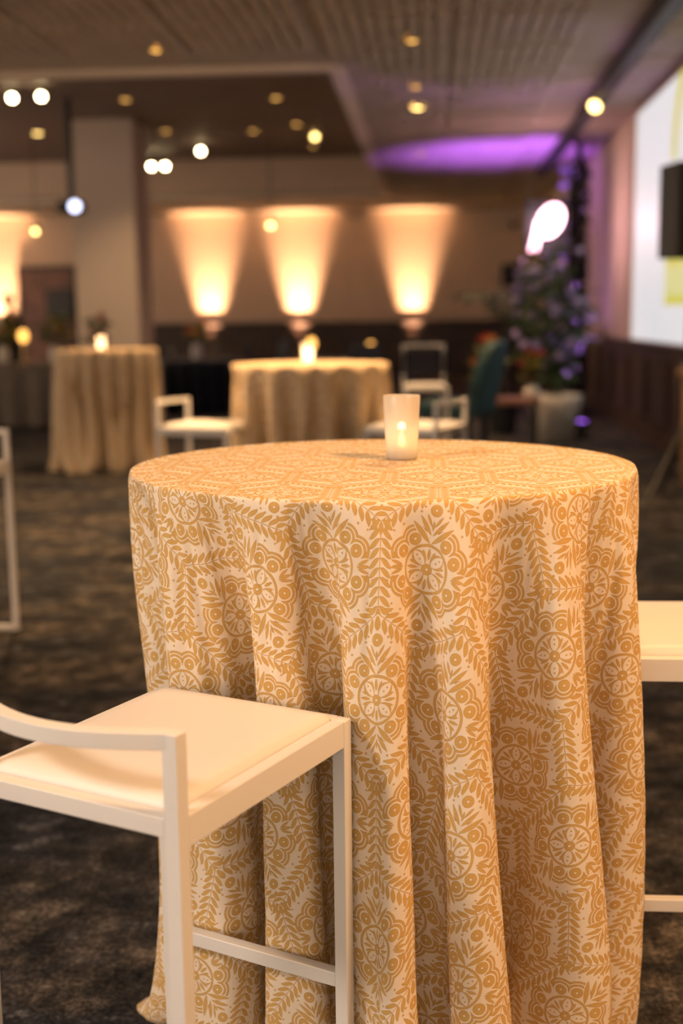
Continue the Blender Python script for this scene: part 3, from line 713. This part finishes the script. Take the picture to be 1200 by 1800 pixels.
# ------------------------------------------------------------------ buffet on the left
bf = thing('buffet_table', (-5.35, 15.5, 0), 0, 'long buffet table hidden under grey cloth at far left', 'table')
MB().bx(-1.78, 1.78, -.36, .36, .74, .775).build('tabletop', M['wood'], bf)
for sx in (-1, 1):
    for sy in (-1, 1): MB().bx(sx*1.6-.02, sx*1.6+.02, sy*.28-.02, sy*.28+.02, 0, .74).build('leg', M['steel'], bf)
per = []   # rounded rectangle perimeter
hx, hy = 1.81, .39
N_ = 300; tot = 4*(hx+hy)
for k in range(N_):
    d = tot*k/N_
    if d < 2*hx: per.append((-hx+d, -hy, 0, -1, d))
    elif d < 2*hx+2*hy: per.append((hx, -hy+d-2*hx, 1, 0, d))
    elif d < 4*hx+2*hy: per.append((hx-(d-2*hx-2*hy), hy, 0, 1, d))
    else: per.append((-hx, hy-(d-4*hx-2*hy), -1, 0, d))
v = []; f = []
rows = [.782, .775, .6, .4, .2, .012]
for i, z in enumerate(rows):
    for (x, y, ax, ay, d) in per:
        a = 0 if i < 2 else (.012+.05*(.782-z))*math.sin(d*21+.8*math.sin(d*5))
        o = -.02 if i == 0 else .03*(.782-z)
        v.append((x+ax*(a+o), y+ay*(a+o), z))
for i in range(len(rows)-1):
    for k in range(N_): f.append((i*N_+k, (i+1)*N_+k, (i+1)*N_+(k+1) % N_, i*N_+(k+1) % N_))
f.append(tuple(range(N_)))
o = MB().add(v, f).build('tablecloth', M['greycloth'], smooth=True); o.location = (-5.35, 15.5, 0)
tag(o, 'grey linen cloth pleated to the floor on the long buffet at left', 'tablecloth')
BZ = .783
for x, y, w, lab in ((-6.75, 15.32, .5, 'black serving tray at the left end of the buffet'), (-6.05, 15.32, .42, 'black serving tray left of the far left round table')):
    t = thing('serving_tray', (x, y, BZ), 0, lab, 'tray', 'black serving trays on the buffet')
    MB().bx(-w/2, w/2, -.17, .17, 0, .02).bx(-w/2, w/2, -.18, -.165, .0, .06).bx(-w/2, w/2, .165, .18, 0, .06).bx(-w/2-.012, -w/2, -.18, .18, 0, .06).bx(w/2, w/2+.012, -.18, .18, 0, .06).build('tray', M['black'], t)
    for k in range(6):
        MB().ball((-w/2+.07+(k % 3)*w/3.2, -.08+.15*(k//3), .05), .048, sz=.65).build('roll', M['food'], t, smooth=True)
def hurricane(x, y, z, lab, h=.30):
    t = thing('amber_lamp', (x, y, z), 0, lab, 'lamp', 'amber glowing table lamps')
    MB().lathe([(.06, 0), (.06, .012), (.012, .03), (.012, h-.1), (.03, h-.09)], 16).build('stem', M['brass'], t, smooth=False)
    MB().lathe([(.028, h-.09), (.055, h-.05), (.06, h), (.045, h+.05), (.02, h+.065)], 16).build('globe', M['amber'], t, smooth=True)
hurricane(-6.08, 15.74, BZ, 'amber table lamp at left in front of the dark door', .36)
hurricane(-5.28, 15.6, BZ, 'amber table lamp behind the far left candle', .36)
hurricane(-1.66, 16.75, .765, 'small amber lamp just right of the middle candle', .22)
hurricane(-.85, 16.75, .765, 'amber brass lamp at the right shoulder of the middle table', .16)
def bouquet(x, y, z, lab, h, spread, mats, nleaf=60, nflow=9, leafm='leafy', vase_h=.22):
    t = thing('flower_arrangement', (x, y, z), 0, lab, 'flowers', 'flower arrangements')
    MB().lathe([(.05, 0), (.07, .01), (.08, vase_h*.5), (.05, vase_h*.9), (.06, vase_h)], 18).build('vase', M['pot'], t, smooth=False)
    mb = MB()
    for k in range(nleaf):
        a = random.uniform(0, 6.28); e = random.uniform(.25, 1); s_ = spread*random.uniform(.1, .8)
        mb.leaf((s_*math.cos(a)*.5, s_*math.sin(a)*.5, vase_h+h*random.uniform(0, .7)), (math.cos(a), math.sin(a), e*1.4), h*random.uniform(.25, .5), .05, droop=.35)
    mb.build('foliage', M[leafm], t, kind='stuff')
    for k in range(nflow):
        a = random.uniform(0, 6.28); s_ = spread*random.uniform(.15, .9); zz = vase_h+h*random.uniform(.25, .95)
        sm_ = MB().sweep([(0, 0, vase_h-.02), (s_*math.cos(a)*.6, s_*math.sin(a)*.6, (vase_h+zz)/2), (s_*math.cos(a), s_*math.sin(a), zz)], .008, seg=5).build('stem', M['stem'], t)
        fb = MB()
        for q in range(7):
            b_ = 6.28*q/7; fb.leaf((s_*math.cos(a), s_*math.sin(a), zz), (math.cos(b_), math.sin(b_), .7), .07, .05, droop=.3)
        fb.ball((s_*math.cos(a), s_*math.sin(a), zz+.02), .025, 8, 5)
        fb.build('blossom', M[random.choice(mats)], sm_)
    return t
bouquet(-5.55, 15.6, BZ, 'loose green and red arrangement on the buffet left of the candle', .38, .22, ['petalr', 'petaly'], 50, 6)
bouquet(-4.85, 15.55, BZ, 'tall arching green arrangement on the buffet above the candle', .50, .34, ['petaly', 'petalo'], 70, 5)
bouquet(-4.30, 15.6, BZ, 'red and green arrangement at the right end of the buffet', .42, .24, ['petalr'], 50, 7)
bouquet(-3.35, 17.3, .765, 'dark red table centrepiece on the navy cloth', .36, .25, ['petalr', 'petalo'], 45, 6)
for k, (x, y, z, lab) in enumerate(((-4.05, 15.35, BZ, 'clear stemmed glass at the right end of the buffet'), (-3.93, 15.45, BZ, 'rightmost stemmed glass on the buffet'), (-3.0, 16.95, .765, 'stemmed glass at the front right of the navy table'), (-3.62, 16.9, .765, 'stemmed glass at the front left of the navy table'))):
    if k == 0:
        gl = thing('wine_glass', (x, y, z), 0, lab, 'glass', 'stemmed glasses on far tables')
        gm = mat('clear_glass', (.9, .85, .8), .05); gm.node_tree.nodes['Principled BSDF'].inputs['Transmission Weight'].default_value = .9
        MB().lathe([(.035, 0), (.034, .004), (.005, .01), (.005, .08), (.02, .09), (.04, .13), (.034, .19), (.032, .19), (.037, .13), (.004, .095)], 18, cap=False).build('bowl', gm, gl, smooth=True)
    else: dup(gl, (x, y, z), 0, lab)
# dark panel on a stand before the door
dp = thing('display_board', (-8.43, 27.5, 0), 0, 'dark rectangular board on a stand in front of the far door', 'board')
MB().bx(-.30, .30, -.02, .02, 1.32, 2.02).build('board', M['monitor'], dp, bevel=.01)
MB().sweep([(0, .02, 0), (0, .02, 1.34)], .04, seg=8).build('post', M['black'], dp); MB().bx(-.25, .25, -.2, .2, 0, .02).build('base', M['black'], dp)

# ------------------------------------------------------------------ right side: plants, neon, screen, loudspeaker
pp = thing('potted_plant', (1.27, 13.0, 0), 0, 'tall violet lit plant in a large white pot by the right wall', 'plant')
MB().lathe([(.17, 0), (.20, .01), (.275, .40), (.285, .50), (.265, .50), (.25, .44), (.01, .43)], 32, cap=False).build('pot', M['pot'], pp, smooth=True)
MB().lathe([(.01, .45), (.25, .44), (.25, .43)], 24, cap=False).build('soil', M['soil'], pp)
fol, blo = MB(), MB()
for k in range(9):
    a = 6.28*k/9; ex, ey = .30*math.cos(a), .22*math.sin(a); hgt = random.uniform(1.0, 1.55)
    MB().sweep([(ex*.15, ey*.15, .42), (ex*.5, ey*.5, .42+hgt*.5), (ex, ey, .42+hgt)], .014, seg=6).build('stem', M['stem'], pp)
    for q in range(34):
        t_ = random.uniform(.12, 1); a2 = random.uniform(0, 6.28)
        p = (ex*t_+random.uniform(-.08, .08), ey*t_+random.uniform(-.08, .08), .45+hgt*t_)
        fol.leaf(p, (math.cos(a2), math.sin(a2), random.uniform(-.1, .8)), random.uniform(.12, .26), .055, droop=.5)
    for q in range(4):
        t_ = random.uniform(.25, 1); a2 = random.uniform(0, 6.28)
        MB().ball((ex*t_+.16*math.cos(a2), ey*t_+.14*math.sin(a2), .5+hgt*t_), random.uniform(.025, .05), 8, 5).build('blossom', M['petalp'], pp, smooth=True)
fol.build('foliage', M['leaf'], pp, kind='stuff')
# palm behind
pm_ = thing('potted_palm', (.78, 13.9, 0), 0, 'dark palm with arching fronds left of the violet lit plant', 'plant')
MB().lathe([(.14, 0), (.19, .36), (.17, .36), (.16, .32), (.01, .32)], 24, cap=False).build('pot', M['black'], pm_)
MB().sweep([(0, 0, .3), (.02, 0, .8), (0, .02, 1.25)], [.06, .05, .03], seg=8).build('trunk', M['stem'], pm_)
for k in range(10):
    a = 6.28*k/10+.3; mb = MB(); L = random.uniform(.55, .8); pts = []
    for i in range(7):
        t_ = i/6; pts.append(Vector((L*t_*math.cos(a), L*t_*math.sin(a), 1.25+.42*math.sin(t_*2.2)-.12*t_)))
    mb.sweep([tuple(p) for p in pts], .012, seg=4)
    for i in range(1, 7):
        for s_ in (-1, 1):
            for q in (0, .5):
                p = pts[i-1].lerp(pts[i], q); d_ = (pts[i]-pts[i-1]).normalized(); sd = Vector((-math.sin(a), math.cos(a), 0))*s_
                mb.leaf(p, d_*.6+sd, .22*(1.15-i/8), .025, droop=.3)
    mb.build('frond', M['leafd'], pm_)
# bench with bright flowers
bn = thing('bench', (.74, 12.3, 0), 0, 'low reddish wooden bench beside the white pot', 'bench')
MB().bx(-.30, .30, -.2, .2, .46, .52).build('seat', M['wood'], bn, bevel=.008)
for sx in (-1, 1): MB().bx(sx*.26-.025, sx*.26+.025, -.18, .18, 0, .46).build('leg', M['black'], bn)
bouquet(.53, 12.3, .521, 'orange, red and yellow flower arrangement on the low bench', .50, .15, ['petalo', 'petalr', 'petaly'], 60, 14, vase_h=.12)
bouquet(.97, 12.32, .521, 'smaller yellow green arrangement on the bench touching the plant', .34, .11, ['petaly', 'petalr'], 50, 8, vase_h=.12)
# leafy column with violet blossom garland
vc = thing('leafy_column', (1.93, 17.0, 0), 0, 'tall dark leaf covered column in the corner by right wall', 'column')
MB().lathe([(.09, 0), (.09, .05), (.05, .06), (.05, CEIL-.06)], 14).build('post', M['black'], vc)
mb = MB()
for k in range(900):
    a = random.uniform(0, 6.28); z = random.uniform(.15, CEIL-.3); mb.leaf((.06*math.cos(a), .06*math.sin(a), z), (math.cos(a), math.sin(a), random.uniform(-.8, .5)), random.uniform(.07, .13), .055, droop=.4)
mb.build('foliage', M['leafd'], vc, kind='stuff')
for k in range(30):
    a = random.uniform(2.4, 5.2); z = random.uniform(.6, CEIL-.25); r_ = random.uniform(.13, .24)
    MB().ball((r_*math.cos(a), r_*math.sin(a), z), random.uniform(.025, .055), 8, 5).build('blossom', M['petalp'], vc, smooth=True)
gs = thing('flower_stand', (1.36, 15.9, 0), 0, 'violet blossom bush standing under the neon sign', 'plant')
MB().lathe([(.2, 0), (.2, .03), (.03, .06), (.03, .9)], 16).build('stand', M['black'], gs)
mb = MB()
for k in range(520):
    a = random.uniform(0, 6.28); rr = .34*math.sqrt(random.random()); z = .75+1.2*random.random(); rr *= 1-.45*abs(z-1.2)
    mb.leaf((rr*math.cos(a), rr*math.sin(a)*.8, z), (math.cos(a), math.sin(a), random.uniform(-.3, .8)), random.uniform(.1, .2), .06, droop=.4)
mb.build('foliage', M['leaf'], gs, kind='stuff')
for k in range(36):
    a = random.uniform(0, 6.28); z = .8+1.2*random.random(); rr = .4*(1-.45*abs(z-1.2))
    MB().ball((rr*math.cos(a), rr*math.sin(a)*.8, z), random.uniform(.03, .06), 8, 5).build('blossom', M['petalp'], gs, smooth=True)
# violet uplights
PURP = (.40, .12, 1)
for x, y, tg, pw, cone, lab in ((1.50, 16.75, (1.0, 18.2, CEIL), 900, 56, 'violet floor uplight aimed at the ceiling behind the white pot'),
                               (1.60, 13.45, (1.35, 13.1, 1.5), 60, 70, 'violet floor uplight between the white pot and right wall'),
                               (1.80, 15.9, (1.80, 17.0, 1.9), 90, 60, 'violet floor uplight aimed at the leafy column')):
    t = thing('uplight', (x, y, 0), 0, lab, 'uplight', 'violet floor uplights among the plants')
    MB().bx(-.09, .09, -.07, .07, 0, .03).build('foot', M['black'], t); MB().lathe([(.06, .03), (.075, .05), (.075, .17), (.065, .18)], 16).build('can', M['black'], t)
    vl = mat('violet_lens', (.4, .2, .8), .4, emit=PURP, estr=1.5); MB().lathe([(.001, .182), (.06, .182), (.06, .186), (.001, .186)], 16, cap=False).build('lens', vl, t)
    o = spot('uplight_beam', (0, 0, .2), (tg[0]-x, tg[1]-y, tg[2]), pw, PURP if cone < 57 else (.62, .30, 1), cone, .9, .04); o.parent = t
# neon sign
ns = thing('neon_sign', (1.40, 16.0, 2.10), 0, 'glowing pink white neon sign hanging over the violet flowers', 'sign')
def neon(pts, nm='tube'): return MB().sweep(pts, .036, seg=8).build(nm, M['neon'], ns, smooth=True)
loop = []
for k in range(25):
    a = 6.28*k/24; loop.append((.07+.15*math.cos(a)+.05*math.sin(a), 0, .40+.19*math.sin(a)))
neon(loop); neon([(.07+.08*math.cos(6.28*k/16)+.02*math.sin(6.28*k/16), 0, .40+.10*math.sin(6.28*k/16)) for k in range(17)])
neon([(-.09, 0, .40), (-.12, 0, .25), (-.15, 0, .12), (-.17, 0, .03)]); neon([(-.04, 0, .27), (-.08, 0, .15), (-.10, 0, .04)])
bk = MB().bx(-.24, .28, .03, .04, -.02, .66).build('backing_panel', M['black'], ns, bevel=.003)
for sx in (-.2, .24): MB().sweep([(sx, .035, .66), (sx, .035, CEIL-2.10)], .005, seg=5).build('wire', M['steel'], ns)
pl_ = bpy.data.lights.new('neon_glow', 'POINT'); pl_.energy = 14; pl_.color = (1, .6, .72); pl_.shadow_soft_size = .15
o = bpy.data.objects.new('neon_glow', pl_); COL.objects.link(o); o.parent = ns; o.location = (0, -.15, .35)
# projection screen on the right wall
ps = thing('projection_screen', (WALLX-.022, 14.40, 1.05), 0, 'large white projection screen with yellow graphics on right wall', 'screen')
MB().bx(-.010, 0, -4.4, 0, 0, 2.47).build('image', M['slide'], ps)
MB().bx(-.018, .020, -4.43, .03, -.03, 0).bx(-.018, .020, -4.43, .03, 2.47, 2.50).bx(-.018, .020, 0, .03, 0, 2.47).bx(-.018, .020, -4.43, -4.4, 0, 2.47).build('border', M['trimpaint'], ps)
# loudspeaker and stand
st = thing('speaker_stand', (1.735, 8.6, 0), 0, 'tripod loudspeaker stand at the right edge of photo', 'stand')
MB().sweep([(0, 0, .16), (0, 0, .93)], .045, seg=14).build('lower_tube', M['copper'], st)
MB().sweep([(0, 0, .93), (0, 0, 1.70)], .028, seg=12).build('upper_tube', M['black'], st)
cl_ = MB().lathe([(.035, .90), (.045, .91), (.045, .97), (.03, .98)], 16).build('collar', M['copper'], st)
MB().sweep([(-.03, -.03, .94), (-.07, -.06, .94)], .03, seg=8).build('knob', M['copper'], cl_)
for k in range(3):
    a = R_(100+120*k); MB().sweep([(.03*math.cos(a), .03*math.sin(a), .55), (.42*math.cos(a), .42*math.sin(a), .015)], .03, seg=8).build('leg', M['black'], st)
    MB().sweep([(.02*math.cos(a), .02*math.sin(a), .2), (.22*math.cos(a), .22*math.sin(a), .29)], .018, seg=6).build('brace', M['black'], st)
ls = thing('loudspeaker', (1.735, 8.6, 1.702), R_(12), 'black loudspeaker box on the stand in front of the screen', 'loudspeaker')
cb = MB().bx(-.17, .17, -.15, .17, 0, .62).build('cabinet', M['black'], ls, bevel=.015)
MB().bx(-.155, .155, -.162, -.150, .015, .605).build('grille', M['monitor'], cb, bevel=.004)
# small boxes on the back wall
b1 = MB().bx(-.16, .16, -.13, .13, 0, .48).build('wall_loudspeaker', M['black'], bevel=.02); b1.location = (1.68, BACKY-.135, 1.95); tag(b1, 'black loudspeaker box on the far wall left of violet flowers', 'loudspeaker')
b2 = thing('wall_camera', (1.74, BACKY, 3.30), 0, 'small dark camera under the ceiling on the far wall', 'camera')
MB().sweep([(0, -.02, 0), (0, -.22, -.03)], .13, seg=12).build('body', M['black'], b2); mo = MB().lathe([(.06, -.02), (.06, .02)], 12).build('mount', M['steel'], b2); mo.rotation_euler = (R_(90), 0, 0); mo.location = (0, -.021, 0)

# ------------------------------------------------------------------ person at the far left
def skin_mesh(name, joints, edges, m, parent, sub=2):
    me = bpy.data.meshes.new(name); me.from_pydata([j[0] for j in joints], edges, []); me.update()
    o = bpy.data.objects.new(name, me); COL.objects.link(o); o.parent = parent; me.materials.append(m)
    s_ = o.modifiers.new('skin', 'SKIN'); s_.use_smooth_shade = True
    for i, j in enumerate(joints): me.skin_vertices[0].data[i].radius = j[1] if isinstance(j[1], tuple) else (j[1], j[1])
    me.skin_vertices[0].data[0].use_root = True
    q = o.modifiers.new('sub', 'SUBSURF'); q.levels = sub; q.render_levels = sub
    return o
pe = thing('person', (-7.66, 22.0, 0), R_(75), 'person in a dark suit standing in profile at the left edge', 'person')
J = [((0, 0, .98), (.12, .09)), ((0, 0, 1.15), (.12, .09)), ((0, 0, 1.38), (.14, .09)), ((0, .01, 1.50), (.06, .06)), ((0, .03, 1.56), (.05, .05)), ((0, .05, 1.64), (.07, .085)), ((0, .05, 1.73), (.065, .08)),
     ((.17, 0, 1.42), .055), ((.23, -.02, 1.15), .042), ((.22, .08, .92), .032), ((.215, .11, .84), (.018, .035)),
     ((-.17, 0, 1.42), .055), ((-.23, -.02, 1.15), .042), ((-.22, .08, .92), .032), ((-.215, .11, .84), (.018, .035)),
     ((.09, 0, .90), .085), ((.10, .01, .50), .058), ((.10, -.02, .09), .042), ((-.09, 0, .90), .085), ((-.10, .01, .50), .058), ((-.10, -.02, .09), .042)]
Eg = [(0,1),(1,2),(2,3),(3,4),(4,5),(5,6),(2,7),(7,8),(8,9),(9,10),(2,11),(11,12),(12,13),(13,14),(0,15),(15,16),(16,17),(0,18),(18,19),(19,20)]
body = skin_mesh('body', J, Eg, M['skin'], pe)
# fingers on both hands, rooted in the palms
for s_ in (1, -1):
    FJ = [((s_*.215, .11, .85), .02)]; FE = []
    for q, (dy, L) in enumerate(((-.025, .065), (-.008, .075), (.009, .072), (.025, .058), (.042, .045))):
        n0 = len(FJ); FJ += [((s_*.215, .11+dy, .81), .009), ((s_*.207, .112+dy, .81-L*.5), .0085), ((s_*.195, .115+dy, .81-L), .007)]; FE += [(0, n0), (n0, n0+1), (n0+1, n0+2)]
    skin_mesh('fingers', FJ, FE, M['skin'], pe, 1)
SJ = [((0, 0, .96), (.145, .11)), ((0, 0, 1.15), (.14, .105)), ((0, 0, 1.36), (.16, .11)), ((0, .01, 1.46), (.09, .075)),
      ((.17, 0, 1.41), .07), ((.235, -.02, 1.15), .056), ((.225, .07, .93), .045), ((-.17, 0, 1.41), .07), ((-.235, -.02, 1.15), .056), ((-.225, .07, .93), .045),
      ((.09, 0, .88), .10), ((.10, .01, .50), .075), ((.10, -.02, .07), .062), ((-.09, 0, .88), .10), ((-.10, .01, .50), .075), ((-.10, -.02, .07), .062)]
skin_mesh('suit', SJ, [(0,1),(1,2),(2,3),(2,4),(4,5),(5,6),(2,7),(7,8),(8,9),(0,10),(10,11),(11,12),(0,13),(13,14),(14,15)], M['suit'], pe)
MB().ball((0, .035, 1.715), .098, 16, 10, 1.05).build('hair', M['hair'], pe, smooth=True)
MB().sweep([(0, .125, 1.70), (0, .152, 1.665), (0, .125, 1.655)], [.02, .03, .02], seg=6).build('nose', M['skin'], pe, smooth=True)
for s_ in (1, -1):
    MB().bx(s_*.10-.045, s_*.10+.045, -.08, .19, 0, .075).build('shoe', M['black'], pe, bevel=.02)
    MB().ball((s_*.078, .03, 1.665), .022, 8, 6, 1.5).build('ear', M['skin'], pe, smooth=True)
    MB().ball((s_*.028, .118, 1.69), .010, 8, 6).build('eye', M['hair'], pe, smooth=True)
MB().bx(-.022, .022, .118, .126, 1.615, 1.622).build('mouth', M['petalr'], pe)
